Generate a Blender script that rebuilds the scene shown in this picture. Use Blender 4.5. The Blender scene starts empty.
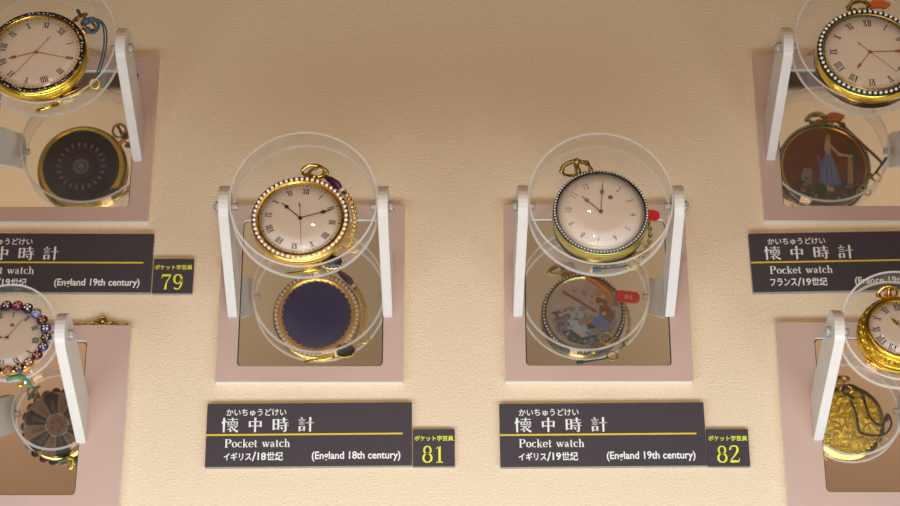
import bpy, math, random
from mathutils import Vector, Matrix
random.seed(7)
SC = bpy.context.scene
COL = SC.collection
PI = math.pi
R = math.radians
U = 0.0005                      # one plan unit = half a millimetre
O = Vector((0, 0, 1.45))        # the middle of the hung group on the wall

def wp(u, v, n):                # plan coordinates on the wall (right, up, out) -> world
    return Vector((O.x + u*U, O.y - n*U, O.z + v*U))

# ------------------------------------------------------------------ camera
TH = R(23.4)
cd = bpy.data.cameras.new('camera'); cam = bpy.data.objects.new('camera', cd); COL.objects.link(cam)
D = 1924.0
cam.location = wp(0, -D*math.sin(TH), D*math.cos(TH))
cam.rotation_euler = (PI/2 + TH, 0, 0)
cd.sensor_width = 36.0; cd.lens = 1924.0/900*36
cd.clip_start = 0.02; cd.clip_end = 50
cd.dof.use_dof = True; cd.dof.focus_distance = 0.915; cd.dof.aperture_fstop = 14.0
SC.camera = cam

# ------------------------------------------------------------------ world, lights, exposure
w = bpy.data.worlds.new('world'); SC.world = w; w.use_nodes = True
w.node_tree.nodes['Background'].inputs[0].default_value = (1, .86, .7, 1)
w.node_tree.nodes['Background'].inputs[1].default_value = 0.12

def area(name, loc, aim, size, energy, color, spread=PI, sy=None):
    l = bpy.data.lights.new(name, 'AREA'); l.energy = energy; l.color = color
    l.shape = 'DISK' if sy is None else 'RECTANGLE'; l.size = size
    if sy: l.size_y = sy
    l.spread = spread
    o = bpy.data.objects.new(name, l); COL.objects.link(o); o.location = loc
    o.rotation_euler = (Vector(aim) - Vector(loc)).to_track_quat('-Z', 'Y').to_euler()
    return o
area('case_floor_light', (0.0, -0.23, O.z-0.305), (0.0, -0.02, O.z-0.15), 0.8, 1.42, (.86, 1.0, 1.10), R(150), .10)
area('front_spot_lamp', (0.02, -1.30, O.z+0.74), (0, 0, O.z-0.05), 0.045, 0.22, (1, .86, .72), R(100))
area('eye_level_lamp', (0.0, -1.35, O.z+0.06), (0, 0, O.z-0.10), 0.045, 0.76, (1, .77, .56), R(100))
area('counter_lamp', (0.02, -1.15, O.z-0.44), (0, 0, O.z-0.10), 0.20, 0.70, (1, .62, .32), R(100))
area('wall_front_fill_light', (-0.98, -2.25, 3.05), (-0.98, -3.0, 2.7), 0.9, 11.8, (1, .86, .68))  # added pair of unseen fills, brightening the wall that the mirrors reflect
area('wall_front_fill_light', (0.98, -2.25, 3.05), (0.98, -3.0, 2.7), 0.9, 11.8, (1, .86, .68))
SC.view_settings.view_transform = 'Standard'; SC.view_settings.look = 'None'
SC.view_settings.gamma = 1; SC.view_settings.use_curve_mapping = False
SC.view_settings.exposure = 0.0
SC.cycles.transparent_max_bounces = 40
SC.cycles.max_bounces = 14; SC.cycles.glossy_bounces = 8
SC.cycles.caustics_reflective = True; SC.cycles.sample_clamp_indirect = 4; SC.cycles.caustics_refractive = False
SC.cycles.use_denoising = True
SC.cycles.blur_glossy = 0.5

# ------------------------------------------------------------------ materials
def mat(name, col, rough=.5, metal=0, bump=None, coat=0, spec=None):
    m = bpy.data.materials.new(name); m.use_nodes = True
    nt = m.node_tree; b = nt.nodes['Principled BSDF']
    b.inputs['Base Color'].default_value = (*col, 1)
    b.inputs['Roughness'].default_value = rough
    b.inputs['Metallic'].default_value = metal
    b.inputs['Coat Weight'].default_value = coat
    if spec is not None: b.inputs['Specular IOR Level'].default_value = spec
    tc = nt.nodes.new('ShaderNodeTexCoord'); n = nt.nodes.new('ShaderNodeTexNoise')
    nt.links.new(tc.outputs['Object'], n.inputs['Vector'])
    sc_, st, var = bump or (900, 0.0, .06)
    n.inputs['Scale'].default_value = sc_; n.inputs['Detail'].default_value = 4
    mx = nt.nodes.new('ShaderNodeMix'); mx.data_type = 'RGBA'
    nt.links.new(n.outputs['Fac'], mx.inputs['Factor'])
    mx.inputs[6].default_value = (*[c*(1-var) for c in col], 1)
    mx.inputs[7].default_value = (*[min(1, c*(1+var)) for c in col], 1)
    nt.links.new(mx.outputs[2], b.inputs['Base Color'])
    if st:
        bp = nt.nodes.new('ShaderNodeBump'); bp.inputs['Strength'].default_value = st
        bp.inputs['Distance'].default_value = 0.001
        nt.links.new(n.outputs['Fac'], bp.inputs['Height']); nt.links.new(bp.outputs[0], b.inputs['Normal'])
    return m

def clear(name, milk=.05, tint=(.97, .97, .96), milkcol=(.95, .95, .95), ior=1.49, rough=.02, boost=1.0):
    m = bpy.data.materials.new(name); m.use_nodes = True; nt = m.node_tree
    nt.nodes.remove(nt.nodes['Principled BSDF']); out = nt.nodes['Material Output']
    tr = nt.nodes.new('ShaderNodeBsdfTransparent'); tr.inputs[0].default_value = (*tint, 1)
    df = nt.nodes.new('ShaderNodeBsdfDiffuse'); df.inputs[0].default_value = (*milkcol, 1)
    gl = nt.nodes.new('ShaderNodeBsdfGlossy'); gl.inputs['Roughness'].default_value = rough
    fr = nt.nodes.new('ShaderNodeFresnel'); fr.inputs[0].default_value = ior
    tl = nt.nodes.new('ShaderNodeBsdfTranslucent'); tl.inputs[0].default_value = (*milkcol, 1)
    m0 = nt.nodes.new('ShaderNodeMixShader'); m0.inputs[0].default_value = .5
    nt.links.new(df.outputs[0], m0.inputs[1]); nt.links.new(tl.outputs[0], m0.inputs[2])
    m1 = nt.nodes.new('ShaderNodeMixShader'); m1.inputs[0].default_value = milk
    nt.links.new(tr.outputs[0], m1.inputs[1]); nt.links.new(m0.outputs[0], m1.inputs[2])
    mm = nt.nodes.new('ShaderNodeMath'); mm.operation = 'MULTIPLY'; mm.inputs[1].default_value = boost
    nt.links.new(fr.outputs[0], mm.inputs[0])
    m2 = nt.nodes.new('ShaderNodeMixShader'); nt.links.new(mm.outputs[0], m2.inputs[0])
    nt.links.new(m1.outputs[0], m2.inputs[1]); nt.links.new(gl.outputs[0], m2.inputs[2])
    nt.links.new(m2.outputs[0], out.inputs[0])
    return m

M = dict(
 wall=mat('cream_wall_covering', (.775, .625, .445), .85, 0, (950, .6, .06), spec=.15),
 room=mat('beige_room_paint', (.60, .475, .35), .9, 0, (6, 0, .03)),
 roomdark=mat('dark_ceiling_paint', (.10, .07, .055), .9),
 brown=mat('brown_panel_fabric', (.66, .44, .32), .9),
 carpet=mat('brown_carpet', (.22, .15, .10), .95, 0, (200, .5, .2)),
 pink=mat('pinkish_board', (.54, .375, .315), .42, 0, (700, .03, .015)),
 white=mat('white_board_edge', (.86, .80, .72), .5),
 arm=mat('satin_white_plastic', (.73, .68, .63), .38, 0, (500, .02, .02)),
 black=mat('black_gap', (.02, .018, .015), .6),
 glassedge=mat('green_glass_edge', (.32, .36, .28), .2),
 label=mat('charcoal_label_board', (.052, .043, .053), .5, 0, (500, .03, .1), spec=.3),
 labeledge=mat('grey_label_edge', (.32, .29, .25), .5),
 ink=mat('white_print', (.86, .84, .80), .6),
 yellow=mat('yellow_rule', (.75, .52, .03), .5),
 lime=mat('lime_print', (.78, .80, .04), .5),
 gold=mat('polished_gold', (.95, .60, .16), .26, 1, (900, .08, .08)),
 ygold=mat('bright_yellow_gold', (.98, .68, .10), .24, 1, (900, .1, .1)),
 brass=mat('aged_brass', (.48, .34, .12), .36, 1, (1200, .3, .3)),
 olive=mat('olive_gilt', (.62, .52, .17), .3, 1, (900, .1, .1)),
 gilt=mat('chased_gilt', (.95, .62, .07), .32, 1, (330, 1.0, .25)),
 pearl=mat('pearl', (.93, .88, .80), .22, 0, coat=.5),
 silver=mat('silver_beading', (.85, .84, .80), .2, .5),
 dark=mat('dark_enamel_ring', (.02, .016, .012), .3),
 dial=mat('white_enamel_dial', (.96, .91, .88), .28, 0, (300, 0, .01), coat=.3),
 blackink=mat('black_dial_print', (.03, .025, .035), .5),
 blueink=mat('blued_steel', (.035, .03, .05), .35, .5),
 copper=mat('reddish_gold_hand', (.55, .24, .10), .35, .7),
 redink=mat('red_minute_print', (.62, .16, .10), .5),
 grey=mat('grey_steel', (.22, .20, .20), .35, .8),
 blue=mat('deep_blue_enamel', (.030, .026, .17), .22, 0, (260, .15, .35), coat=.6),
 nightblue=mat('blue_black_enamel', (.022, .016, .035), .22, 0, coat=.5),
 purple=mat('purple_bead', (.10, .015, .10), .3, 0, coat=.4),
 orange=mat('orange_cord', (.85, .22, .05), .7),
 rust=mat('rust_red_cord', (.24, .06, .03), .7),
 red=mat('red_tag', (.72, .035, .03), .35),
 bluecord=mat('dull_blue_cord', (.07, .11, .16), .6),
 green=mat('green_ribbon', (.06, .24, .14), .6),
 blackcord=mat('black_cord', (.02, .016, .014), .6),
 amber=mat('amber_brown_enamel', (.22, .06, .015), .25, 0, (120, 0, .5), coat=.5),
 sky=mat('pale_painted_enamel', (.55, .42, .38), .3, 0, (90, 0, .25), coat=.5),
 p_blue=mat('painted_blue', (.16, .22, .50), .35, coat=.4),
 p_lblue=mat('painted_light_blue', (.42, .52, .66), .35, coat=.4),
 p_brown=mat('painted_brown', (.25, .12, .08), .35, coat=.4),
 p_green=mat('painted_dark_green', (.07, .08, .035), .35, coat=.4),
 p_flesh=mat('painted_flesh', (.66, .46, .28), .35, coat=.4),
 p_ochre=mat('painted_ochre', (.50, .30, .10), .35, coat=.4),
 p_grey=mat('painted_grey', (.28, .27, .28), .35, coat=.4),
 tan=mat('tan_enamel_segment', (.30, .17, .11), .35, 0, (500, 0, .2)),
 ink_seg=mat('black_enamel_segment', (.035, .025, .025), .3),
 whitedot=mat('white_enamel_dot', (.85, .80, .72), .4),
 acrylic=clear('clear_acrylic', .045, (.995,.995,.99), milkcol=(1, 1, 1), boost=.12),
 rim=clear('glint_white_acrylic_rim', .82, milkcol=(1, 1, 1), boost=1.2),  # milky white stands in for bright glints along the clear edge
 pin=clear('clear_acrylic_pin', .5, milkcol=(1, 1, 1), boost=1.4),
 crystal=clear('watch_crystal', .015, (.99, .99, .985), boost=.85, ior=1.5),
)
mm = bpy.data.materials.new('mirror_silvering'); mm.use_nodes = True
b = mm.node_tree.nodes['Principled BSDF']; b.inputs['Metallic'].default_value = 1
b.inputs['Base Color'].default_value = (.84, .82, .78, 1); b.inputs['Roughness'].default_value = .012
M['mirror'] = mm

# ------------------------------------------------------------------ mesh builder
class MB:
    def __init__(s): s.v = []; s.f = []; s.m = []; s.sm = []; s.mats = []
    def mi(s, m):
        if m not in s.mats: s.mats.append(m)
        return s.mats.index(m)
    def add(s, vs, fs, m, smooth=False, T=None):
        k = len(s.v); i = s.mi(m)
        s.v += [tuple(T @ Vector(p)) if T else tuple(p) for p in vs]
        for f in fs: s.f.append([a+k for a in f]); s.m.append(i); s.sm.append(smooth)
    def box(s, x0, y0, z0, x1, y1, z1, m, T=None):
        vs = [(x, y, z) for z in (z0, z1) for y in (y0, y1) for x in (x0, x1)]
        s.add(vs, [(0, 2, 3, 1), (4, 5, 7, 6), (0, 1, 5, 4), (2, 6, 7, 3), (0, 4, 6, 2), (1, 3, 7, 5)], m, False, T)
    def prism(s, pts, z0, z1, m, side=None, T=None, inset=0):
        n = len(pts); side = side or m
        a = [(x, y, z0) for x, y in pts]; c = [(x, y, z1) for x, y in pts]
        s.add(a, [tuple(range(n))[::-1]], m, False, T); s.add(c, [tuple(range(n))], m, False, T)
        s.add(a+c, [(i, (i+1) % n, n+(i+1) % n, n+i) for i in range(n)], side, False, T)
    def ringprism(s, o, h, z0, z1, m, side, hside=None, T=None):   # two outlines of the same length
        n = len(o); vs = [(x, y, z0) for x, y in o] + [(x, y, z0) for x, y in h] + [(x, y, z1) for x, y in o] + [(x, y, z1) for x, y in h]
        r = range(n); j = lambda i: (i+1) % n
        s.add(vs, [(2*n+i, 2*n+j(i), 3*n+j(i), 3*n+i) for i in r], m, False, T)
        s.add(vs, [(i, n+i, n+j(i), j(i)) for i in r], side, False, T)
        s.add(vs, [(i, j(i), 2*n+j(i), 2*n+i) for i in r], side, False, T)
        s.add(vs, [(n+i, 3*n+i, 3*n+j(i), n+j(i)) for i in r], hside or side, False, T)
    def lathe(s, prof, m, seg=72, T=None, closed=False, smooth=True, a0=0, a1=2*PI, c=(0, 0)):
        full = abs(a1-a0-2*PI) < 1e-6; k = seg if full else seg+1; vs = []
        for r, z in prof:
            for i in range(k):
                a = a0+(a1-a0)*i/seg; vs.append((c[0]+r*math.cos(a), c[1]+r*math.sin(a), z))
        fs = []; P = len(prof)
        for p in range(P if closed else P-1):
            q = (p+1) % P
            for i in range(seg):
                j = (i+1) % k
                if prof[p][0] < 1e-6 and prof[q][0] < 1e-6: continue
                fs.append((p*k+i, p*k+j, q*k+j, q*k+i))
        s.add(vs, fs, m, smooth, T)
    def sphere(s, c, r, m, seg=10, ring=6, sc=(1, 1, 1), T=None):
        vs = []; fs = []
        for i in range(ring+1):
            t = PI*i/ring
            for j in range(seg):
                a = 2*PI*j/seg
                vs.append((c[0]+r*sc[0]*math.sin(t)*math.cos(a), c[1]+r*sc[1]*math.sin(t)*math.sin(a), c[2]+r*sc[2]*math.cos(t)))
        for i in range(ring):
            for j in range(seg): fs.append((i*seg+j, (i+1)*seg+j, (i+1)*seg+(j+1) % seg, i*seg+(j+1) % seg))
        s.add(vs, fs, m, True, T)
    def tube(s, pts, r, m, seg=8, closed=False, T=None):
        pts = [Vector(p) for p in pts]; n = len(pts); vs = []; up = Vector((0, 0, 1))
        rr = r if isinstance(r, (list, tuple)) else [r]*n; prev = None
        for i, p in enumerate(pts):
            a = pts[(i-1) % n] if (closed or i > 0) else p
            c = pts[(i+1) % n] if (closed or i < n-1) else p
            t = (c-a).normalized() if (c-a).length > 1e-9 else Vector((0, 1, 0))
            x = prev if prev is not None else (up.cross(t) if up.cross(t).length > .1 else Vector((1, 0, 0)).cross(t))
            x = (x - t*x.dot(t)); x = x.normalized() if x.length > 1e-6 else t.orthogonal().normalized()
            prev = x; y = t.cross(x)
            for k in range(seg):
                g = 2*PI*k/seg; vs.append(tuple(p + rr[i]*(math.cos(g)*x + math.sin(g)*y)))
        fs = []
        for i in range(n if closed else n-1):
            q = (i+1) % n
            for k in range(seg): fs.append((i*seg+k, i*seg+(k+1) % seg, q*seg+(k+1) % seg, q*seg+k))
        if not closed: fs += [tuple(range(seg))[::-1], tuple((n-1)*seg+k for k in range(seg))]
        s.add(vs, fs, m, True, T)
    def torus(s, c, R_, r, m, seg=28, sub=8, ax=(0, 0, 1), sc=(1, 1)):
        q = Vector((0, 0, 1)).rotation_difference(Vector(ax).normalized())
        pts = [Vector(c) + q @ Vector((R_*sc[0]*math.cos(2*PI*i/seg), R_*sc[1]*math.sin(2*PI*i/seg), 0)) for i in range(seg)]
        s.tube(pts, r, m, sub, True)
    def flat(s, pts, z, m, T=None, th=.25):
        # printed or painted patch with a hair of thickness
        s.prism(pts, z-th, z, m, T=T)
    def build(s, name, parent=None):
        me = bpy.data.meshes.new(name)
        me.from_pydata([(x*U, y*U, z*U) for x, y, z in s.v], [], s.f)
        for m in s.mats: me.materials.append(m)
        me.polygons.foreach_set('material_index', s.m); me.polygons.foreach_set('use_smooth', s.sm)
        me.update()
        o = bpy.data.objects.new(name, me); COL.objects.link(o)
        if parent: o.parent = parent
        return o

def catmull(pts, n=6):
    pts = [Vector((*p, 0)) if len(p) == 2 else Vector(p) for p in pts]; out = []
    P = [pts[0]*2-pts[1]] + pts + [pts[-1]*2-pts[-2]]
    for i in range(1, len(P)-2):
        for k in range(n):
            t = k/n; a, b_, c, d = P[i-1], P[i], P[i+1], P[i+2]
            out.append(.5*((2*b_) + (c-a)*t + (2*a-5*b_+4*c-d)*t*t + (3*b_-a-3*c+d)*t**3))
    out.append(pts[-1]); return out

def tag(o, label=None, cat=None, group=None, kind=None):
    if label: o['label'] = label
    if cat: o['category'] = cat
    if group: o['group'] = group
    if kind: o['kind'] = kind
    return o
def empty(name, u, v, n, tilt=0, roll=0, side=0):
    o = bpy.data.objects.new(name, None); COL.objects.link(o); o.empty_display_size = .01
    o.location = wp(u, v, n)
    m = Matrix.Rotation(-R(roll), 4, 'Y') @ Matrix.Rotation(R(side), 4, 'Z') @ Matrix.Rotation(PI/2 - R(tilt), 4, 'X')
    o.rotation_euler = m.to_euler()
    return o

# ------------------------------------------------------------------ lettering
def font_polys(body, bold=0.0):
    c = bpy.data.curves.new('lettering', 'FONT'); c.body = body; c.resolution_u = 3; c.offset = bold
    o = bpy.data.objects.new('lettering', c); COL.objects.link(o)
    dg = bpy.context.evaluated_depsgraph_get(); dg.update()
    e = o.evaluated_get(dg); me = e.to_mesh()
    vs = [tuple(v.co) for v in me.vertices]; fs = [tuple(p.vertices) for p in me.polygons]
    e.to_mesh_clear(); bpy.data.objects.remove(o); bpy.data.curves.remove(c)
    return vs, fs
def put_text(mb, body, x0, x1, y0, y1, z, m, bold=0.0, T=None):
    vs, fs = font_polys(body, bold)
    ax = min(v[0] for v in vs); bx = max(v[0] for v in vs); ay = min(v[1] for v in vs); by = max(v[1] for v in vs)
    k = (x1-x0)/(bx-ax); l = (y1-y0)/(by-ay)
    mb.add([(x0+(v[0]-ax)*k, y0+(v[1]-ay)*l, z) for v in vs], fs, m, False, T)

# brush-style strokes on a 100 x 100 square, y measured downwards
def stroke(mb, pts, ws, F, z, m):
    """pts: list of (x,y); ws: one width per point; F maps glyph space to plan space"""
    if len(pts) > 2:
        sp = catmull(pts, 6); k = len(sp)-1; W = []
        for i in range(k+1):
            t = i/k*(len(pts)-1); a = min(int(t), len(pts)-2); W.append(ws[a]+(ws[a+1]-ws[a])*(t-a))
    else: sp = [Vector((*p, 0)) for p in pts]; W = list(ws)
    L = []; Q = []
    for i, p in enumerate(sp):
        a = sp[max(0, i-1)]; c = sp[min(len(sp)-1, i+1)]; t = (c-a)
        t = t.normalized() if t.length else Vector((1, 0, 0)); n = Vector((-t.y, t.x, 0))
        L.append(p+n*W[i]/2); Q.append(p-n*W[i]/2)
    vs = [(*F(p.x, p.y), z) for p in L+Q]; k = len(L)
    mb.add(vs, [(i, i+1, k+i+1, k+i) for i in range(k-1)], m)
TN, TK = 4.5, 11
def Hs(x0, x1, y): return [([(x0, y), (x1, y)], [TN, TN]), ([(x1-13, y-3), (x1, y)], [1, 9])]
def Vs(x, y0, y1, w_=TK): return [([(x, y0), (x, y1)], [w_+2, w_])]
KANJI = {
 '中': Vs(17, 26, 66)+Vs(83, 26, 66)+Hs(17, 83, 29)+Hs(17, 83, 58)+Vs(50, 3, 99),
 '時': Vs(8, 14, 86)+Vs(36, 14, 84)+Hs(8, 36, 17)+Hs(8, 36, 47)+Hs(8, 36, 78)+Hs(48, 95, 20)+Vs(70, 4, 40)+Hs(43, 99, 39)
      + Hs(43, 99, 58)+Vs(81, 42, 94)+[([(81, 92), (74, 97), (64, 88)], [10, 6, 1]), ([(52, 67), (62, 81)], [5, 12])],
 '計': [([(19, 3), (29, 13)], [4, 11])]+Hs(3, 48, 21)+Hs(9, 43, 35)+Hs(9, 43, 48)+Vs(12, 62, 96)+Vs(39, 62, 94)+Hs(12, 39, 64)+Hs(12, 39, 88)
      + Hs(51, 100, 40)+Vs(76, 3, 99),
 '懐': Vs(14, 3, 99)+[([(6, 26), (2, 46)], [8, 3]), ([(21, 20), (29, 34)], [3, 9])]+Hs(36, 98, 14)+Vs(66, 3, 27, 9)
      + Vs(40, 28, 50, 9)+Vs(93, 28, 50, 9)+Vs(58, 30, 48, 6)+Vs(76, 30, 48, 6)+Hs(40, 93, 30)+Hs(40, 93, 47)+Hs(34, 99, 58)
      + [([(64, 58), (52, 72), (32, 84)], [9, 6, 2]), ([(53, 70), (53, 95)], [9, 9]), ([(53, 95), (66, 86)], [8, 2]),
         ([(62, 60), (74, 80), (99, 96)], [4, 9, 13]), ([(90, 64), (76, 76)], [7, 2])],
}
def ell(cx, cy, rx, ry, a0, a1, wt, wn, n=14):
    """elliptical stroke, thick at the sides and thin at top and bottom (degrees, y down)"""
    P = []; W = []
    for i in range(n+1):
        a = R(a0+(a1-a0)*i/n); P.append((cx+rx*math.cos(a), cy+ry*math.sin(a))); W.append(wn+(wt-wn)*abs(math.cos(a))**1.3)
    return ('raw', P, W)
def S(*p, w=8): return (list(p), [w]*len(p))
SER = {
 'P': (78, [S((18, 5), (18, 96), w=17), S((4, 3), (40, 3), w=6), S((4, 97), (36, 97), w=6), ell(36, 27, 28, 24, -90, 90, 17, 6), S((18, 51), (38, 51), w=6)]),
 'o': (60, [ell(28, 66, 21, 29, 0, 360, 15, 5, 24)]),
 'c': (54, [ell(28, 66, 21, 29, 45, 315, 15, 5, 20), ([(40, 46), (41, 50)], [11, 11])]),
 'k': (64, [S((14, 3), (14, 96), w=14), S((2, 3), (14, 3), w=5), S((3, 97), (28, 97), w=5), S((18, 72), (46, 41), w=6), S((38, 39), (56, 39), w=5), S((28, 62), (48, 96), w=13), S((36, 97), (60, 97), w=5)]),
 'e': (56, [ell(27, 66, 21, 29, 40, 360, 15, 5, 20), S((8, 65), (48, 65), w=5)]),
 't': (42, [S((17, 14), (17, 88), w=14), S((4, 39), (36, 39), w=6), ([(17, 86), (24, 97), (36, 88)], [13, 7, 3])]),
 'w': (84, [S((10, 40), (28, 95), w=14), S((28, 95), (42, 46), w=6), S((42, 42), (58, 95), w=14), S((58, 95), (74, 40), w=6), S((2, 39), (24, 39), w=5), S((32, 39), (52, 39), w=5), S((66, 39), (82, 39), w=5)]),
 'a': (58, [S((39, 50), (39, 88), w=13), ([(10, 50), (24, 37), (39, 50)], [10, 5, 12]), ([(38, 62), (12, 74), (22, 95), (38, 84)], [4, 13, 9, 3]), S((39, 90), (52, 94), w=8)]),
 'h': (66, [S((14, 3), (14, 96), w=14), S((2, 3), (14, 3), w=5), S((3, 97), (27, 97), w=5), ([(16, 52), (32, 38), (47, 52)], [4, 8, 14]), S((47, 50), (47, 96), w=14), S((36, 97), (60, 97), w=5)]),
 ' ': (44, []),
}
DIG = {
 '1': [S((50, 4), (50, 96), w=15), S((28, 97), (72, 97), w=6), ([(28, 18), (50, 6)], [5, 8])],
 '2': [([(22, 26), (34, 5), (66, 6), (72, 28), (54, 56), (20, 90)], [14, 7, 9, 16, 9, 5]), ([(20, 92), (48, 92), (78, 92)], [12, 15, 9]), S((79, 92), (82, 74), w=5)],
 '7': [S((18, 9), (80, 9), w=13), S((19, 8), (17, 28), w=5), ([(79, 10), (52, 50), (44, 97)], [5, 9, 18])],
 '8': [ell(50, 27, 22, 22, 0, 360, 12, 6, 24), ell(50, 72, 27, 25, 0, 360, 14, 6, 24)],
 '9': [ell(47, 32, 25, 28, 0, 360, 15, 6, 24), ([(73, 30), (72, 66), (52, 94), (24, 88)], [14, 12, 7, 11])],
}
def glyph(mb, strokes, F, z, m):
    for s_ in strokes:
        if s_[0] == 'raw':
            P, W = s_[1], s_[2]; L = []; Q = []
            for i, p in enumerate(P):
                a = Vector(P[max(0, i-1)]); c = Vector(P[min(len(P)-1, i+1)]); t = (c-a).normalized(); n = Vector((-t.y, t.x))
                L.append(Vector(p)+n*W[i]/2); Q.append(Vector(p)-n*W[i]/2)
            k = len(L); mb.add([(*F(p.x, p.y), z) for p in L+Q], [(i, i+1, k+i+1, k+i) for i in range(k-1)], m)
        else: stroke(mb, s_[0], s_[1], F, z, m)

# ------------------------------------------------------------------ the setting
def plane_box(name, c0, c1, m):
    b = MB(); b.box(c0[0]/U, c0[1]/U, c0[2]/U, c1[0]/U, c1[1]/U, c1[2]/U, m); o = b.build(name); o['kind'] = 'structure'; return o
plane_box('wall_back', (-2.6, 0, 0), (2.6, .1, 3.15), M['wall'])
plane_box('floor', (-2.6, -3.1, -.1), (2.6, .1, 0), M['carpet'])
plane_box('ceiling', (-2.6, -3.1, 3.15), (2.6, .1, 3.25), M['roomdark'])
plane_box('wall_front', (-2.6, -3.1, 0), (2.6, -3.0, 3.15), M['room'])
plane_box('wall_left', (-2.7, -3.1, 0), (-2.6, .1, 3.15), M['room'])
plane_box('wall_right', (2.6, -3.1, 0), (2.7, .1, 3.15), M['room'])
plane_box('reflected_panel_1', (-2.2, -2.999, 0.0), (-0.62, -2.96, 2.67), M['brown'])  # unseen brown panels, added to tint the reflections in the lower mirrors
plane_box('reflected_panel_2', (0.62, -2.999, 0.0), (2.2, -2.96, 2.67), M['brown'])

# ------------------------------------------------------------------ mirror stands
def rrect(hw, hh, r, n=6):
    out = []
    for cx, cy, a in ((hw-r, hh-r, 0), (-hw+r, hh-r, 90), (-hw+r, -hh+r, 180), (hw-r, -hh+r, 270)):
        for i in range(n+1):
            t = R(a+90*i/n); out.append((cx+r*math.cos(t), cy+r*math.sin(t)))
    return out
def make_stand(u, v, label, arm_out=81, mw=71, dish_r=70, dish_d=28, roll=0, du=0, pv=41.5, md=78):
    t = empty('mirror_stand', u, v, 0, 0, roll)
    tag(t, label, 'display stand', 'pocket watch display stands')
    # board with a round-cornered opening: pink front sheet over a white core
    b = MB(); n = 6; o_ = rrect(91, 94, .6, n); h_ = rrect(mw, md, 4.5, n)
    b.ringprism(o_, h_, 0, 8, M['pink'], M['white'])
    b.build('backing_board', t)
    b = MB(); b.prism(rrect(mw-1.2, md-1.2, 4), 2.6, 5.2, M['mirror'], M['glassedge'])
    b.build('mirror', t)
    b = MB(); b.prism(rrect(mw+.5, md+.5, 4.5), 0.2, 2.6, M['black']); b.build('mirror_bed', t)
    for s in (-1, 1):
        # arm outline in the (up, out) plane
        L = []
        r = 19.2; c = (pv+.5, 118.8)
        L.append((-27, 8))
        for k in range(15):
            a = R(160 - k*180/14)   # from the lower flank over the tip to the upper flank
            L.append((c[0]+r*math.cos(a), c[1]+r*math.sin(a)))
        L.append((17, 8))
        x0 = s*(arm_out-9.5)+du; x1 = s*arm_out+du
        if x0 > x1: x0, x1 = x1, x0
        n_ = len(L); e = .8
        def sh(k):   # slightly shrunk outline for the bevel
            cx = sum(p[0] for p in L)/n_; cy = sum(p[1] for p in L)/n_
            return [(cx+(p[0]-cx)*(1-k/40), max(8, cy+(p[1]-cy)*(1-k/60))) for p in L]
        rows = [(x0, sh(e)), (x0+e, L), (x1-e, L), (x1, sh(e))]
        vs = [(x-s*1.8*(p[1]-8)/128, p[0], p[1]) for x, Q in rows for p in Q]; fs = []   # the arms lean in slightly
        for q in range(3):
            for i in range(n_): j = (i+1) % n_; fs.append((q*n_+i, q*n_+j, (q+1)*n_+j, (q+1)*n_+i))
        fs += [tuple(range(n_))[::-1], tuple(3*n_+i for i in range(n_))]
        b = MB(); b.add(vs, fs, M['arm']); am = b.build('arm', t)
        # clear acrylic pin through the arm with a head on both sides
        X = Matrix.Translation((0, pv, 118.5)) @ Matrix.Rotation(PI/2, 4, 'Y')
        b = MB(); xo = s*(arm_out-1.6)+du; xi = s*(arm_out-11.1)+du
        def cyl(xa, xb, r0):
            lo, hi = min(xa, xb), max(xa, xb)
            b.lathe([(0, lo), (r0*.8, lo), (r0, lo+.6), (r0, hi-.6), (r0*.8, hi), (0, hi)], M['pin'], 20, X)
        cyl(xo, xo+s*4.5, 5.2); cyl(xi-s*7.5, xi, 3.4); cyl(xo+s*4.5, xo+s*6, 2.6)
        b.build('pivot_pin', am)
    # the round clear dish that tips between the arms
    ds = MB(); T = Matrix.Translation((du, pv, 118.5)) @ Matrix.Translation((0, 2, 0))
    h = dish_d/2; Ri = dish_r-1.9
    ds.lathe([(dish_r, -h), (dish_r, h)], M['acrylic'], 96, T)
    ds.lathe([(Ri, h), (Ri, -h+1.6)], M['acrylic'], 96, T)
    ds.lathe([(dish_r, h), (Ri, h)], M['rim'], 96, T, smooth=False)
    ds.lathe([(dish_r, -h), (Ri-.6, -h)], M['rim'], 96, T, smooth=False)
    d = ds.build('dish_wall', t)
    fl = MB(); fl.lathe([(Ri, -h+1.6), (0, -h+1.6)], M['acrylic'], 96, T); fl.lathe([(Ri-.6, -h), (0, -h)], M['acrylic'], 96, T)
    fl.build('dish_floor', d)
    return t

make_stand(-136.3, -45.2, 'pinkish mirror stand holding the pearl-rimmed blue-backed watch, above plate 81', arm_out=81, du=-1)
make_stand(144.7, -44.6, 'pinkish mirror stand holding the watch with a red tag, above the plate numbered 82', arm_out=79.5, du=-3.4, dish_r=68.3)
make_stand(-394, 125.2, 'pinkish mirror stand cut by the top left corner, holding the watch with a blue cord')
make_stand(406.5, 126.2, 'pinkish mirror stand cut by the top right corner, reflecting a painted lady', arm_out=84, du=-1)
make_stand(-403, -174.5, 'pinkish mirror stand at bottom left with a small dish, holding the flower-rimmed watch', arm_out=55.5, mw=49, dish_r=44.3, dish_d=21)
make_stand(409.6, -171.5, 'pinkish mirror stand at bottom right with a small dish, holding the bright gold pair-cased watch', arm_out=63, mw=54, dish_r=53.6, dish_d=24, du=.6)

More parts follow.
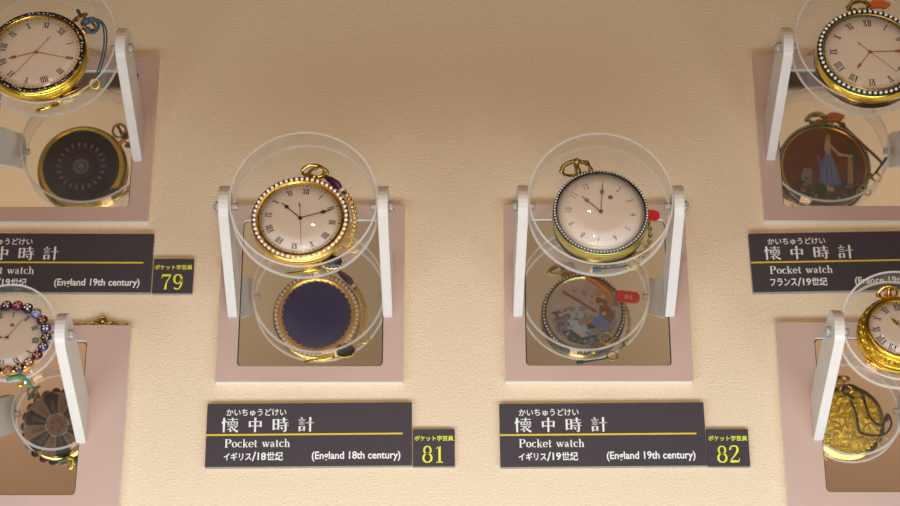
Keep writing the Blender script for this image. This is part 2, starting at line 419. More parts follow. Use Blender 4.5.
# ------------------------------------------------------------------ captions
def caption(u, v, label, jp, en, dx=0, roll=0.5):
    t = empty('caption_plate', u, v, 0, 0, roll); tag(t, label, 'caption plate', 'caption plates')
    b = MB(); b.prism(rrect(98.5, 31.7, .5), 0, 5.6, M['label'], M['labeledge']); b.prism(rrect(98.3, 31.5, .5), 5.6, 6, M['label'])
    b.build('board', t); z = 6.12
    b = MB(); b.box(-98.3, -.8, 6, 89.8, .9, 6.15, M['yellow']); b.build('yellow_rule', t)
    b = MB(); put_text(b, 'かいちゅうどけい', -79.8, -22.3, 18.8, 26.2, z, M['ink'], .012); b.build('reading_aid', t)
    b = MB()
    for i, ch in enumerate('懐中時計'):
        x0 = -84+24.3*i
        glyph(b, KANJI[ch], lambda x, y, x0=x0: (x0+x*.158, 17.7-y*.152), z, M['ink'])
    b.build('title', t)
    b = MB(); x = 0; tot = sum(SER[c][0] for c in 'Pocket watch'); k = 63/tot
    for ch in 'Pocket watch':
        glyph(b, SER[ch][1], lambda gx, gy, x=x: (-80.5+(x+gx)*k, -4.2-gy*.084), z, M['ink']); x += SER[ch][0]
    b.build('english_title', t)
    b = MB(); c0, c1 = jp.split('/')
    put_text(b, c0, -81, -54.5, -25.6, -17.6, z, M['ink'], .02); put_text(b, '/', -54, -50, -26.2, -17, z, M['ink'], .01)
    put_text(b, c1[:2], -48.6, -40.6, -25.4, -17.8, z, M['ink'], .02); put_text(b, c1[2:], -39.8, -24.4, -25.8, -17.2, z, M['ink'], .02)
    b.build('origin', t)
    b = MB(); put_text(b, en, 3, 87.6, -27.2, -17.2, z, M['ink'], .018); b.build('origin_in_english', t)
def number(u, v, label, num, roll=0.5):
    t = empty('number_plate', u, v, 0, 0, roll); tag(t, label, 'number plate', 'number plates')
    b = MB(); b.prism(rrect(20, 18.6, .4), 0, 4.6, M['label'], M['labeledge']); b.prism(rrect(19.9, 18.5, .4), 4.6, 5, M['label'])
    b.build('board', t); z = 5.12
    b = MB(); put_text(b, 'ポケット学芸員', -18.6, 18.8, 6.6, 12, z, M['lime'], .02); b.build('heading', t)
    b = MB()
    for i, ch in enumerate(num): glyph(b, DIG[ch], lambda x, y, i=i: (-13.4+i*11.6+x*.145, 2.2-y*.172), z, M['lime'])
    b.build('numerals', t)
J19, J18 = 'イギリス/19世紀', 'イギリス/18世紀'
caption(-135, -191.8, 'dark caption plate reading England 18th century, beside the plate numbered 81', J18, '(England 18th century)')
caption(146.2, -191.8, 'dark caption plate reading England 19th century, beside the plate numbered 82', J19, '(England 19th century)')
caption(-394.8, -12.9, 'dark caption plate cut by the left edge, beside the plate numbered 79', J19, '(England 19th century)', roll=-.2)
caption(397.6, -11.2, 'dark caption plate reading France 19th century, cut by the right edge', 'フランス/19世紀', '(France 19th century)', roll=1.1)
number(-15.4, -204.8, 'small dark plate with the yellow number 81', '81', .3)
number(265.8, -204.8, 'small dark plate with the yellow number 82', '82', 0)
number(-274.8, -27.0, 'small dark plate with the yellow number 79', '79', 0)

# ------------------------------------------------------------------ pocket watches
ROM = {1: 'I', 2: 'II', 3: 'III', 4: 'IIII', 5: 'V', 6: 'VI', 7: 'VII', 8: 'VIII', 9: 'IX', 10: 'X', 11: 'XI', 12: 'XII'}
def roman(b, n, F, h, z, m):
    s_ = ROM[n]; wd = {'I': .30, 'V': .62, 'X': .62}; x = -sum(wd[c] for c in s_)/2
    for c in s_:
        cx = x+wd[c]/2
        def q(x0, y0, x1, y1, w_): stroke(b, [(x0*h, y0*h), (x1*h, y1*h)], [w_*h, w_*h], F, z, m)
        if c == 'I': q(cx, -.5, cx, .5, .16)
        if c == 'V': q(cx-.22, .5, cx, -.5, .16); q(cx+.22, .5, cx, -.5, .07)
        if c == 'X': q(cx-.22, .5, cx+.22, -.5, .16); q(cx+.22, .5, cx-.22, -.5, .07)
        x += wd[c]
    W = sum(wd[c] for c in s_)/2
    for y in (-.5, .5): stroke(b, [(-W*h, y*h), (W*h, y*h)], [.06*h, .06*h], F, z, m)

def make_watch(u, v, n, label, Ro, rd, t, tilt, spin, case, hands, numeral='roman', border='pearl', ringm=None, rp=None, side=0,
               dome=4.5, ink='blackink', numh=6.4, track=True, backr=None, back='blue', rsz=None, np_=None, flare=None):
    W = empty('pocket_watch', u, v, n, tilt, 0, side); tag(W, label, 'pocket watch', 'pocket watches in the round dishes')
    ringm = ringm or case; h = t/2; br = backr or Ro*.86
    b = MB()
    b.lathe([(0, -h+1), (br*.98, -h+1), (br, -h), (br+1, -h-.3), (br+2.2, -h+.5), (Ro-1.2, -h*.55), (Ro, -h*.12), (Ro, h*.1), (Ro-.8, h*.5), (Ro-2, h-3), (rd, h-3), (0, h-3)], M[case], 96)
    if flare:   # an outer case that swells out behind the bezel
        fl = flare; b = MB()
        b.lathe([(0, -h+1), (br, -h+1), (fl-5, -h+1.2), (fl-1.2, -h+3.5), (fl, -h*.35), (fl, -h*.1), (fl-1, 0), (fl-1.6, h*.12), (fl-2.6, h*.3), (fl-5, h*.62), (Ro, h*.85), (Ro-1, h-3), (0, h-3)], M[case], 96)
    b.build('case', W)
    b = MB(); zt = h; e = (Ro-rd)
    b.lathe([(Ro-1.6, h-3.2), (Ro-.4, h-1.8), (Ro-.6, zt-.6), (Ro-1.4, zt), (rd+e*.35, zt+.4), (rd+.8, zt+.1), (rd-.3, zt-.9), (rd-.3, h-3)], M[ringm], 96)
    bz = b.build('bezel', W)
    rp = rp or (rd+Ro)/2; zp = zt+.2
    if border == 'pearl' or border == 'silver':
        b = MB(); k = np_ or 56; s_ = rsz or 1.75
        for i in range(k):
            a = 2*PI*(i+.5)/k; b.sphere((rp*math.cos(a), rp*math.sin(a), zp+.5), s_, M['pearl' if border == 'pearl' else 'silver'], 8, 5)
        b.build('pearl_border', bz)
    elif border == 'enamel':
        b = MB(); b.lathe([(rp+2, zp-.6), (rp+1.8, zp+.6), (rp-1.8, zp+.9), (rp-2, zp-.6)], M['dark'], 96)
        for i in range(84):
            a = 2*PI*(i+random.random()*.5)/84; r = rp+random.uniform(-1.3, 1.3); s_ = random.uniform(.5, 1.1)
            b.sphere((r*math.cos(a), r*math.sin(a), zp+.8), s_, M[random.choice(['whitedot', 'whitedot', 'dark', 'p_lblue', 'red' if i % 4 == 0 else 'p_flesh'])], 6, 4, (1.2, 1, .5))
        b.build('enamel_border', bz)
    elif border == 'flowers':
        b = MB(); N = 22
        for i in range(N):
            a = 2*PI*i/N; c = (rp*math.cos(a), rp*math.sin(a), zp-.2)
            m1 = M[['purple', 'blue', 'p_brown', 'p_blue', 'rust'][i % 5]]
            b.sphere(c, 5.2, m1 if i % 2 else M['nightblue'], 12, 6, (1, 1, .45))
            for k in range(4):
                g = a+PI/2*k+.6; b.sphere((c[0]+2.1*math.cos(g), c[1]+2.1*math.sin(g), zp+1.6), 1.3, M[['p_flesh', 'whitedot', 'orange'][i % 3]], 6, 4, (1, 1, .5))
            b.sphere((c[0], c[1], zp+2), .9, M['ygold'], 6, 4)
        b.build('flower_border', bz)
    elif border == 'chased':
        b = MB()
        for i in range(64):
            a = 2*PI*i/64; r = rp+(.9 if i % 2 else -.9)
            b.sphere((r*math.cos(a), r*math.sin(a), zp), 1.7, M['gilt'], 7, 4, (1, 1, .7))
        b.torus((0, 0, zp-.3), rp+3.6, .7, M['ygold'], 72, 6); b.torus((0, 0, zp-.1), rp-3.6, .7, M['ygold'], 72, 6)
        b.build('chased_border', bz)
    # dial
    zd = h-1.6
    b = MB(); b.lathe([(rd-.2, zd-.8), (rd-.3, zd-.3), (rd*.75, zd), (rd*.4, zd+.25), (0, zd+.35)], M['dial'], 72); dl = b.build('dial', W)
    def dz(r): return zd+.5-(r/rd)*.45
    b = MB()
    for i in range(1, 13):
        a = R(-30*i+90+spin); r = rd*(.79 if numeral != 'arabic' else .73); z = dz(r)+.05
        ex = Vector((math.sin(a), -math.cos(a))); ey = Vector((math.cos(a), math.sin(a)))
        F = lambda x, y, ex=ex, ey=ey, r=r: tuple(ey*r+ex*x+ey*y)
        if numeral == 'roman': roman(b, i, F, numh, z, M[ink])
        else:
            vs, fs = font_polys(str(i), .0); cx = sum(p[0] for p in vs)/len(vs)
            b.add([(*F((p[0]-cx)*6.2, (p[1]-.36)*8.5), z) for p in vs], fs, M[ink])
    b.build('numerals', dl)
    if track:
        b = MB()
        for i in range(60):
            a = 2*PI*i/60+R(spin); r0, r1 = rd*.93, rd*(.965 if i % 5 else .985); w_ = .22 if i % 5 else .45
            c, s_ = math.cos(a), math.sin(a)
            b.add([(r0*c-w_*s_, r0*s_+w_*c, zd+.12), (r0*c+w_*s_, r0*s_-w_*c, zd+.12), (r1*c+w_*s_, r1*s_-w_*c, zd+.1), (r1*c-w_*s_, r1*s_+w_*c, zd+.1)], [(0, 1, 2, 3)], M['redink' if track == 'red' else ink])
        b.build('minute_track', dl)
    # hands: (name, angle clockwise from local up, length, tail, width, style, material)
    for k, (nm, ang, ln, tl, wd_, st, hm) in enumerate(hands):
        b = MB(); z = zd+1.1+.45*k; a = R(90-ang); ey = Vector((math.cos(a), math.sin(a))); ex = Vector((ey.y, -ey.x))
        F = lambda x, y: tuple(ey*y+ex*x)
        def ribbon(pts, ws):
            L = [F(-w_/2, y) for y, w_ in zip(pts, ws)]; Q = [F(w_/2, y) for y, w_ in zip(pts, ws)]; kk = len(L)
            vs = [(*p, z) for p in L+Q]+[(*p, z+.35) for p in L+Q]; fs = []
            for i in range(kk-1):
                fs += [(i, i+1, kk+i+1, kk+i)[::-1], (2*kk+i, 2*kk+i+1, 3*kk+i+1, 3*kk+i), (i, i+1, 2*kk+i+1, 2*kk+i), (kk+i, kk+i+1, 3*kk+i+1, 3*kk+i)]
            b.add(vs, fs, M[hm])
        if st == 'thin': ribbon([-tl, 0, ln], [wd_, wd_, wd_*.6])
        if st == 'blob': ribbon([-tl, 0, ln*.62, ln*.66, ln*.72, ln*.78, ln*.82, ln], [wd_, wd_, wd_, wd_*3, wd_*5, wd_*3, wd_*1.2, wd_*.5])
        if st == 'heart': ribbon([-tl, 0, ln*.72, ln*.76, ln*.82, ln*.92, ln], [wd_, wd_, wd_, wd_*5, wd_*4.6, wd_*2, wd_*.5])
        if st == 'fancy':
            ribbon([0, ln*.3, ln*.36, ln*.46, ln*.55, ln*.7, ln*.8, ln], [wd_, wd_, wd_*3.4, wd_*4, wd_*1.5, wd_*3.6, wd_*2, wd_*.6])
            for q in (-1, 1): b.torus((*F(q*wd_*1.8, ln*.52), z+.2), wd_*1.3, wd_*.35, M[hm], 12, 5)
        if tl > 6 and st == 'thin': b.lathe([(0, z), (wd_*1.8, z), (wd_*1.8, z+.4), (0, z+.4)], M[hm], 12, c=F(0, -tl*.8))
        b.lathe([(0, z-.2), (1.9-.3*k, z-.2), (1.9-.3*k, z+.5), (0, z+.5)], M[hm], 16)
        b.build(nm, W)
    b = MB(); b.lathe([(rd+.3, h-1), (rd*.93, h+dome*.35), (rd*.8, h+dome*.62), (rd*.6, h+dome*.82), (rd*.35, h+dome*.95), (rd*.15, h+dome*.99), (0, h+dome)], M['crystal'], 72)
    b.build('crystal', W)
    zb = -h+.9
    b = MB(); b.lathe([(0, zb-1.2), (br*.3, zb-1.1), (br*.6, zb-.8), (br*.85, zb-.3), (br*.98, zb+.2)], M[back], 72); bk = b.build('back_panel', W)
    return W, bk, br, zb, h

def bow(W, h, Ro, ang, m, parts=()):
    """pendant neck and bow ring at a clockwise angle from the dial's top"""
    a = R(90-ang); d = Vector((math.cos(a), math.sin(a), 0)); T = Matrix.Rotation(a-PI/2, 4, 'Z') @ Matrix.Translation((0, Ro-1, 0)) @ Matrix.Rotation(-PI/2, 4, 'X')
    b = MB(); b.lathe([(0, 0), (4.6, 0), (3.4, 1.5), (3.0, 4), (3.8, 5), (4.4, 6.5), (3.6, 8), (0, 8.4)], m, 24, T); b.build('pendant_neck', W)
    return d

def chain_links(b, pts, m, r=1.6, th=.55, n=None, alt=True):
    sp = catmull(pts, 10); L = [0]
    for i in range(1, len(sp)): L.append(L[-1]+(sp[i]-sp[i-1]).length)
    step = r*1.75; k = int(L[-1]/step)
    for j in range(k+1):
        d = j*step; i = max(q for q in range(len(L)) if L[q] <= d+1e-6); i = min(i, len(sp)-2)
        f = (d-L[i])/max(1e-6, L[i+1]-L[i]); p = sp[i].lerp(sp[i+1], f); tt = (sp[i+1]-sp[i]).normalized()
        x = Vector((0, 0, 1)).cross(tt); x = x.normalized() if x.length > .1 else Vector((1, 0, 0)); y = tt.cross(x)
        ax, ot = (x, y) if (j % 2 and alt) else (y, x)
        ring = [p + tt*(r*1.25*math.cos(g)) + ot*(r*.8*math.sin(g)) for g in [2*PI*q/10 for q in range(10)]]
        b.tube(ring, th, m, 5, True)

def key(W, p, ang, m, L=18, r=3.6, name='winding_key', z=0):
    a = R(ang); d = Vector((math.cos(a), math.sin(a), 0)); p = Vector(p)
    b = MB(); b.torus(p, r, .9, m, 20, 7); q = p+d*r
    b.tube([q, q+d*2, q+d*2.1, q+d*L*.6, q+d*L*.62, q+d*L], [1.8, 1.8, 1.1, 1.1, 1.7, 1.5], m, 10)
    return b.build(name, W)

# --- 81
W, bk, br, zb, h = make_watch(-139.6, -23, 125, 'gold pocket watch rimmed with large pearls, dark blue back, stand above plate 81', 46.4, 38.2, 17, 7.5, -8, 'gold',
    [('hour_hand', -47, 25, 0, .85, 'blob', 'blueink'), ('minute_hand', 73, 31, 0, .8, 'blob', 'blueink'), ('second_hand', 176, 30, 17, .55, 'thin', 'blueink')], rp=43, np_=54, rsz=1.75, numh=5.6, backr=38.5, dome=7)
bow(W, h, 45.5, 12, M['gold'])
b = MB(); d = Vector((math.sin(R(12)), math.cos(R(12)), 0)); c = d*56.5
b.torus((c.x-2, c.y+1, 1), 8.2, 1.7, M['gold'], 28, 8, (0.25, -.85, .6), (1.3, .8))
b.torus((c.x+3, c.y-1.5, 2), 7.2, 1.5, M['brass'], 24, 8, (-0.3, -.7, .7), (1.3, .7)); 
for k in range(7): b.sphere((c.x-9+1.2*k, c.y-3.5+.9*math.sin(k*2), 2+k % 2), 1.3, M['brass'], 7, 5)
b.box(c.x-3, c.y+2, 2, c.x+9, c.y+4.2, 4, M['gold']); b.build('bow', W)
b = MB(); pts = [(20, 50, 2), (26, 46, 3), (33, 40, 3), (37, 35, 3)]
b.tube(pts, [1.2, 3.4, 4.0, 2.2], M['purple'], 12); b.sphere((37.8, 34.2, 3), 2.7, M['pearl'], 10, 6); b.sphere((39.4, 30.8, 3), 2.2, M['nightblue'], 8, 6)
b.build('purple_bead', W)
b = MB(); chain_links(b, [(39, 32, 2), (44.5, 22, 1), (48.5, 10, 0), (49.5, -3, -1), (47.5, -15, -2), (47, -22, -3)], M['ygold'], 1.7, .62)
chain_links(b, [(40.5, 33, 4), (47, 22, 3), (51, 10, 2), (51.6, -3, 1), (49.5, -15, 0)], M['ygold'], 1.5, .6)
for i in range(11): b.sphere((42.5+8*math.sin(PI*i/11*.8), 28-4.1*i, 3.5-i*.3), 1.15, M['whitedot'], 6, 4)
b.build('chain', W)
b = MB(); b.torus((50, -25, -3), 5.0, .7, M['ygold'], 24, 6, (0, -.4, 1)); b.torus((44, -27, -4), 3.6, .8, M['gold'], 20, 6); b.build('split_ring', W)
b = MB()
b.lathe([(0, -3), (6, -2.6), (8.6, 0), (8.8, 1), (6, 3), (0, 3.4)], M['nightblue'], 28, Matrix.Translation((30, -38, -8)) @ Matrix.Diagonal((1.15, .8, 1, 1)))
for i in range(16): b.sphere((30+10.2*math.cos(i*PI/8), -38+7.2*math.sin(i*PI/8), -7.4), .8, M['whitedot'], 6, 4)
b.torus((30, -38, -8), 9.4, .8, M['ygold'], 32, 6, sc=(1.15, .8)); b.build('enamel_fob', W)
b = MB(); b.tube([(20, -43.5, -9), (8, -46.5, -9), (4, -47.5, -9), (3.5, -47.6, -9), (-12, -50.5, -8)], [3.2, 3.0, 2.4, 1.4, 1.1], M['ygold'], 14); b.build('winding_key', W)
b = MB()
for i in range(34):
    a = 2*PI*i/34; T = Matrix.Rotation(a, 4, 'Z') @ Matrix.Translation((br-2.4, 0, zb-.6)) @ Matrix.Rotation(.7, 4, 'Z')
    b.sphere((0, 0, 0), 2.1, M['gold'], 8, 4, (.38, 1, .25), T)
b.build('leaf_wreath', bk)
b = MB()
for i in range(58):
    a = 2*PI*i/58; b.sphere((42.6*math.cos(a), 42.6*math.sin(a), -h*.9), 1.9, M['pearl'], 8, 5)
b.build('pearl_ring', bk)

# --- 82
W, bk, br, zb, h = make_watch(140, -20.8, 130, 'thick pocket watch with a bulging white dial and a red tag, stand above plate 82', 44.8, 41.4, 26, 5, 24, 'olive',
    [('hour_hand', -46, 24, 0, .9, 'blob', 'grey'), ('minute_hand', 5, 29, 0, .9, 'blob', 'grey')], 'arabic', 'silver', 'dark', back='sky', backr=39.5, rp=42.9, np_=88, rsz=1.05, dome=9, ink='tan', track=False)
b = MB(); b.lathe([(0, 11.4), (2.2, 11.4), (2.2, 11.9), (1.2, 12), (0, 11.6)], M['grey'], 18, c=(9.6, 15.5)); b.build('winding_hole', W)
bow(W, h, 44.6, -22, M['brass'])
b = MB(); b.tube([(-17, 44, 1), (-19, 50, 2), (-21, 57, 3)], [2.6, 2.9, 2.3], M['brass'], 10)
b.tube(catmull([(-34, 49, 3), (-33, 53, 5), (-27, 57, 6), (-20, 59, 5), (-11, 58.5, 3)]), 2.1, M['brass'], 9)
b.tube(catmull([(-35, 48.5, 3), (-30, 46.5, 0), (-22, 48, -2), (-17, 51, -2)]), 1.5, M['olive'], 9)
b.sphere((-34.6, 49, 3), 2.6, M['olive'], 10, 6); b.sphere((-10.5, 58, 3), 2.8, M['brass'], 10, 6); b.sphere((-20, 58.6, 5), 3.6, M['brass'], 10, 6); b.build('bow', W)
b = MB(); chain_links(b, [(-10, 57, 3), (-7, 52, 3), (-9, 47, 2), (-4, 43, 1)], M['brass'], 2.0, .85); b.build('bow_chain', W)
b = MB(); b.tube(catmull([(-13, 50, 0), (-12, 45, 0), (-8, 43, -1), (-2, 43, -6), (6, 38, -13), (18, 29, -16), (27, 21, -15)]), 2.1, M['orange'], 8)
b.sphere((-12, 46.5, 1), 3.2, M['orange'], 8, 6, (1, 1.2, .7)); b.build('orange_ribbon', W)
b = MB(); T = Matrix.Translation((45.5, 15, -20)) @ Matrix.Rotation(R(-7), 4, 'Z') @ Matrix.Rotation(R(-8), 4, 'X')
b.prism(rrect(13, 6.2, 5.6), -.7, .7, M['red'], T=T); tg = b.build('red_tag', W); tg['label'] = 'red oval plastic tag'
b = MB(); put_text(b, '01', -3.5, 4.5, -2.2, 2.2, -.8, M['p_flesh'], .02, T @ Matrix.Diagonal((1, 1, 1, 1))); b.build('tag_marking', tg)
b = MB()
chain_links(b, [(30, 24, -13), (38, 16, -13), (45, 5, -12), (47.5, -8, -11), (46, -20, -10), (43, -30, -10)], M['olive'], 2.0, .75)
chain_links(b, [(43, -29, -10), (32, -33, -14), (18, -38, -15), (6, -44, -15), (10, -36, -16), (24, -32, -16), (34, -28, -15)], M['brass'], 2.0, .8)
chain_links(b, [(40, -28, -3), (42, -34, -6), (36, -39, -6)], M['brass'], 1.8, .7)
b.build('chain', W)
b = MB(); b.torus((29, -45, -6), 5.6, .85, M['olive'], 24, 6, (0, -.5, 1)); b.torus((22, -29, -17.5), 6.2, .9, M['ygold'], 24, 6); b.sphere((9, -43, -16), 2.6, M['ygold'], 8, 5); b.build('split_ring', W)
b = MB(); b.tube([(-8, -52, -5), (-2, -51.3, -5), (0, -51, -5), (18, -48.5, -6), (24, -47, -6)], [2.4, 2.3, 1.1, .9, .9], M['bluecord'], 10); b.build('winding_key', W)
# painted back: a generic group of figures among trees, and a silver-beaded rim
zz = zb-1.5; Ro_ = 44.8
b = MB()
def patch(pts, m, k=0): b.prism([(x, y) for x, y in pts], zz-.3-k*.12, zz+.6, M[m])
patch([(-34, -8), (-24, -2), (-14, -6), (0, 0), (14, -4), (33, 4), (34, -12), (26, -26), (8, -35), (-12, -33), (-28, -22)], 'p_grey')
patch([(-12, -2), (-8, 10), (-3, 4), (2, -8), (4, -24), (-6, -30), (-16, -26), (-18, -12)], 'p_lblue', 1)
patch([(12, -4), (17, 2), (22, -2), (27, -12), (24, -18), (12, -17), (8, -12)], 'p_blue', 2)
patch([(16, 4), (20, 16), (24, 12), (32, -4), (28, -12), (20, -6)], 'p_brown', 3)
patch([(-30, -4), (-26, 3), (-22, -2), (-20, -16), (-28, -16)], 'p_brown', 1)
patch([(-1, -6), (4, 0), (8, -8), (4, -15), (-2, -13)], 'p_ochre', 2)
patch([(-9, 10), (-6, 14), (-3, 10), (-6, 7)], 'p_flesh', 3); patch([(17, 16), (19, 20), (23, 18), (21, 14)], 'p_flesh', 4)
patch([(-24, -20), (-14, -18), (-2, -28), (12, -24), (24, -20), (14, -31), (-2, -35), (-16, -31)], 'p_green', 3)
patch([(10, 20), (20, 28), (30, 18), (34, 6), (28, 8), (22, 16)], 'p_ochre', 1)
patch([(-22, 22), (-21, 24), (14, 2), (12, 0)], 'p_brown', 5)
for x, y, r in ((-10, 24, 1.6), (1, 22, 3.2), (9, 18, 1.8), (-4, 2, 2), (24, 30, 1.6)):
    b.sphere((x, y, zz+.1), r, M['p_grey'], 10, 4, (1, 1, .2))
rs = random.Random(11)
for i in range(90):
    x = rs.uniform(-30, 32); y = rs.uniform(-32, 4 if x < 5 else 18)
    if x*x+y*y > 34*34: continue
    b.sphere((x, y, zz-.9), rs.uniform(1.2, 3.4), M[rs.choice(['p_lblue', 'p_grey', 'p_brown', 'p_flesh', 'p_green', 'p_ochre', 'p_blue', 'p_grey'])], 9, 4, (rs.uniform(.5, 1.3), rs.uniform(.4, 1.2), .08))
b.build('painted_scene', bk)
b = MB(); b.lathe([(br, -h-.1), (br+.6, -h-1.1), (br+3.6, -h-.6), (Ro_-.6, -h*.45)], M['dark'], 96); b.build('dark_rim', bk)
b = MB()
for i in range(70):
    a = 2*PI*i/70; b.sphere(((br+2.4)*math.cos(a), (br+2.4)*math.sin(a), -h-1), 1.35, M['silver'], 7, 4)
b.build('beaded_ring', bk)

# --- 79
W, bk, br, zb, h = make_watch(-399.5, 150.5, 129, 'gold pocket watch with enamelled rim and a blue cord, top left stand', 49, 42, 20, 6, -41, 'ygold',
    [('hour_hand', 254, 27, 0, .7, 'heart', 'copper'), ('minute_hand', 103, 33, 0, .7, 'thin', 'copper'), ('second_hand', 214, 33, 22, .5, 'thin', 'copper')], border='enamel', rp=45, track=True, numh=6.2, back='nightblue', backr=43.5)
bow(W, h, 48.5, 53, M['gold'])
b = MB(); b.torus((46, 37, 2), 7.2, 1.5, M['gold'], 28, 8, (.5, .3, .75)); b.torus((37, 46, 3), 7.4, 1.3, M['brass'], 28, 8, (-.4, .5, .7)); b.build('bow', W)
b = MB(); 
b.tube(catmull([(46, 28, 4), (42, 38, 5), (50, 44, 4), (56, 36, 3), (52, 28, 3), (45, 30, 4), (40, 42, 6), (34, 54, 4)]), 1.7, M['bluecord'], 8)
b.sphere((44, 40, 5), 3.8, M['bluecord'], 8, 6); b.sphere((46, 30, 4), 3.5, M['bluecord'], 8, 6); b.build('blue_cord_knot', W)
b = MB()
for o_ in (0, 2.4): b.tube(catmull([(49, 44-o_, 3), (57, 43-o_, 2), (63-o_, 34, 0), (64.5-o_, 18, -2), (63-o_, 2, -4), (60-o_, -12, -6), (56, -20, -8)]), .85, M['bluecord'], 7)
b.build('cord', W)
b = MB(); b.torus((56, -25, -8), 4.6, 1.1, M['ygold'], 22, 7, (0, -.5, 1)); b.tube([(52, -29, -9), (30, -42, -9)], [1.9, 1.5], M['ygold'], 10)
b.tube([(48, -26, -10), (26, -38, -10)], [1.2, 1.2], M['gold'], 10); b.tube([(24, -49.5, -7), (4, -58.5, -5)], [1.9, 1.6], M['ygold'], 10)
b.build('winding_key', W)
b = MB(); b.lathe([(0, -3), (7, -2), (9, 0), (7, 2), (0, 3)], M['nightblue'], 24, Matrix.Translation((33, -33, -12)) @ Matrix.Rotation(.5, 4, 'Z') @ Matrix.Diagonal((1.3, .6, 1, 1)))
b.tube([(14, -46, -10), (24, -44, -10), (30, -38, -11)], [2, 2, 1.2], M['ygold'], 10); b.build('fob', W)
b = MB(); b.lathe([(0, zb-2), (3.4, zb-1.9), (3.6, zb-1), (0, zb-1)], M['p_grey'], 24)
for rr, n_, l_, m_ in ((4.5, 28, 5.5, 'p_grey'), (12, 40, 2, 'p_ochre'), (18.5, 36, 2.4, 'p_grey')):
    for i in range(n_):
        a = 2*PI*i/n_; T = Matrix.Rotation(a, 4, 'Z') @ Matrix.Translation((rr+l_/2, 0, zb-1.05))
        b.sphere((0, 0, 0), l_/2, M[m_], 6, 4, (1, .22, .15), T)
for i in range(22):
    a = 2*PI*i/22; T = Matrix.Rotation(a, 4, 'Z') @ Matrix.Translation((24.5, 0, zb-1))
    for q in (-.5, 0, .5): b.sphere((0, 0, 0), 3.0, M['p_grey' if q else 'p_ochre'], 6, 4, (1, .16, .12), T @ Matrix.Rotation(q, 4, 'Z'))
b.build('rayed_ornament', bk)

# --- 83 (top right)
W, bk, br, zb, h = make_watch(405, 149.8, 129, 'gold pocket watch with a white bead rim on black, top right stand', 51, 44, 22, 6, -2, 'ygold',
    [('hour_hand', 217, 24, 0, .7, 'heart', 'copper'), ('minute_hand', 88, 38, 0, .7, 'blob', 'copper'), ('second_hand', 135, 34, 16, .5, 'thin', 'copper')], border='pearl', ringm='dark', rp=48, np_=58, rsz=1.75, track='red', numh=6.8, back='amber', backr=47)
b = MB(); b.torus((0, 0, h), 44.6, 1.2, M['olive'], 72, 6); b.build('inner_bezel', W)
bow(W, h, 51, 0, M['brass'])
b = MB(); b.torus((-3, 60, 2), 7.5, 1.7, M['brass'], 28, 8, (0, -.6, .8), (1.2, 1)); b.sphere((-13, 59, 2), 3.2, M['olive'], 9, 6); b.sphere((-8, 55, 2), 3.2, M['olive'], 9, 6)
b.sphere((7, 57, 2), 3.6, M['brass'], 9, 6); b.tube(catmull([(-13, 61, 2), (-8, 65, 2), (0, 67, 2), (8, 63, 2)]), 2, M['olive'], 8); b.build('bow', W)
b = MB()
for k in range(4): b.tube(catmull([(6+k*1.5, 56+k, 2+k), (13+k, 61-k, 5), (21, 58+k*1.5, 4), (25+k, 63, 2), (16, 67-k, 4), (8, 62, 3)]), 1.9, M['orange'], 7)
b.build('orange_tassel', W)
b = MB(); b.tube(catmull([(20, 56, 0), (24, 48, -8), (40, 28, -12), (58, 9, -12), (63, 3, -11)]), 1.7, M['rust'], 8); b.sphere((23, 49, -8), 3.8, M['rust'], 8, 6); b.build('red_cord', W)
b = MB(); b.tube([(68, 10, -11), (62, 2, -12), (54, -9, -12)], [1.5, 1.3, 1.3], M['blackcord'], 8); b.torus((55, -13, -12), 4.4, 1.2, M['brass'], 20, 7); b.tube([(50, -10, -13), (40, -20, -13)], [2.6, 2.2], M['brass'], 9)
for x, y in ((40, -26), (44, -30), (36, -30)): b.torus((x, y, -13), 3.6, 1.0, M['olive'], 16, 6, (random.random()-.5, .3, 1))
b.build('winding_key', W)
b = MB(); zz = zb-1.5
patch([(-34, -22), (-10, -16), (14, -18), (34, -20), (26, -33), (8, -41), (-12, -41), (-26, -34)], 'p_green')
patch([(3, 15), (-5, 4), (-6, -18), (6, -24), (17, -21), (13, -2), (10, 8), (8, 16)], 'p_blue', 2)
patch([(1, 22), (3, 30), (6, 32), (8, 27), (7, 14), (2, 14)], 'p_flesh', 3); patch([(2, 30), (4, 36), (8, 36), (9, 30)], 'p_ochre', 4)
patch([(8, 26), (17, 15), (32, 12), (31, 10), (16, 12), (8, 21)], 'p_flesh', 3)
patch([(1, -22), (2, -29), (8, -29), (9, -25), (5, -23)], 'p_flesh', 3)
patch([(-26, -12), (-22, -2), (-14, -3), (-10, -14), (-14, -24), (-24, -22)], 'p_grey', 1); patch([(-14, -6), (-9, -3), (-6, -16), (-10, -24), (-14, -22)], 'rust', 2)
patch([(26, 10), (31, 10), (30, -20), (24, -20)], 'p_ochre', 1); patch([(24, 30), (34, 20), (38, 4), (36, -10), (31, 4), (27, 16)], 'p_green', 1)
patch([(-8, 4), (-7, 12), (-5, 12), (-4, 2)], 'p_brown', 4)
rs = random.Random(5)
for i in range(70):
    x = rs.uniform(-36, 36); y = rs.uniform(-40, -14)
    if x*x+y*y > 42*42 or (-6 < x < 16 and y > -24): continue
    b.sphere((x, y, zz-.8), rs.uniform(1.2, 3.2), M[rs.choice(['p_green', 'p_ochre', 'p_brown', 'p_green', 'rust'])], 9, 4, (rs.uniform(.6, 1.5), rs.uniform(.4, 1), .08))
for x in (-1, 4, 9): b.tube([(x*.6+3, 8, zz-.9), (x, -8, zz-1), (x*1.15, -20, zz-.9)], .5, M['p_lblue'], 5)
b.build('painted_lady', bk)
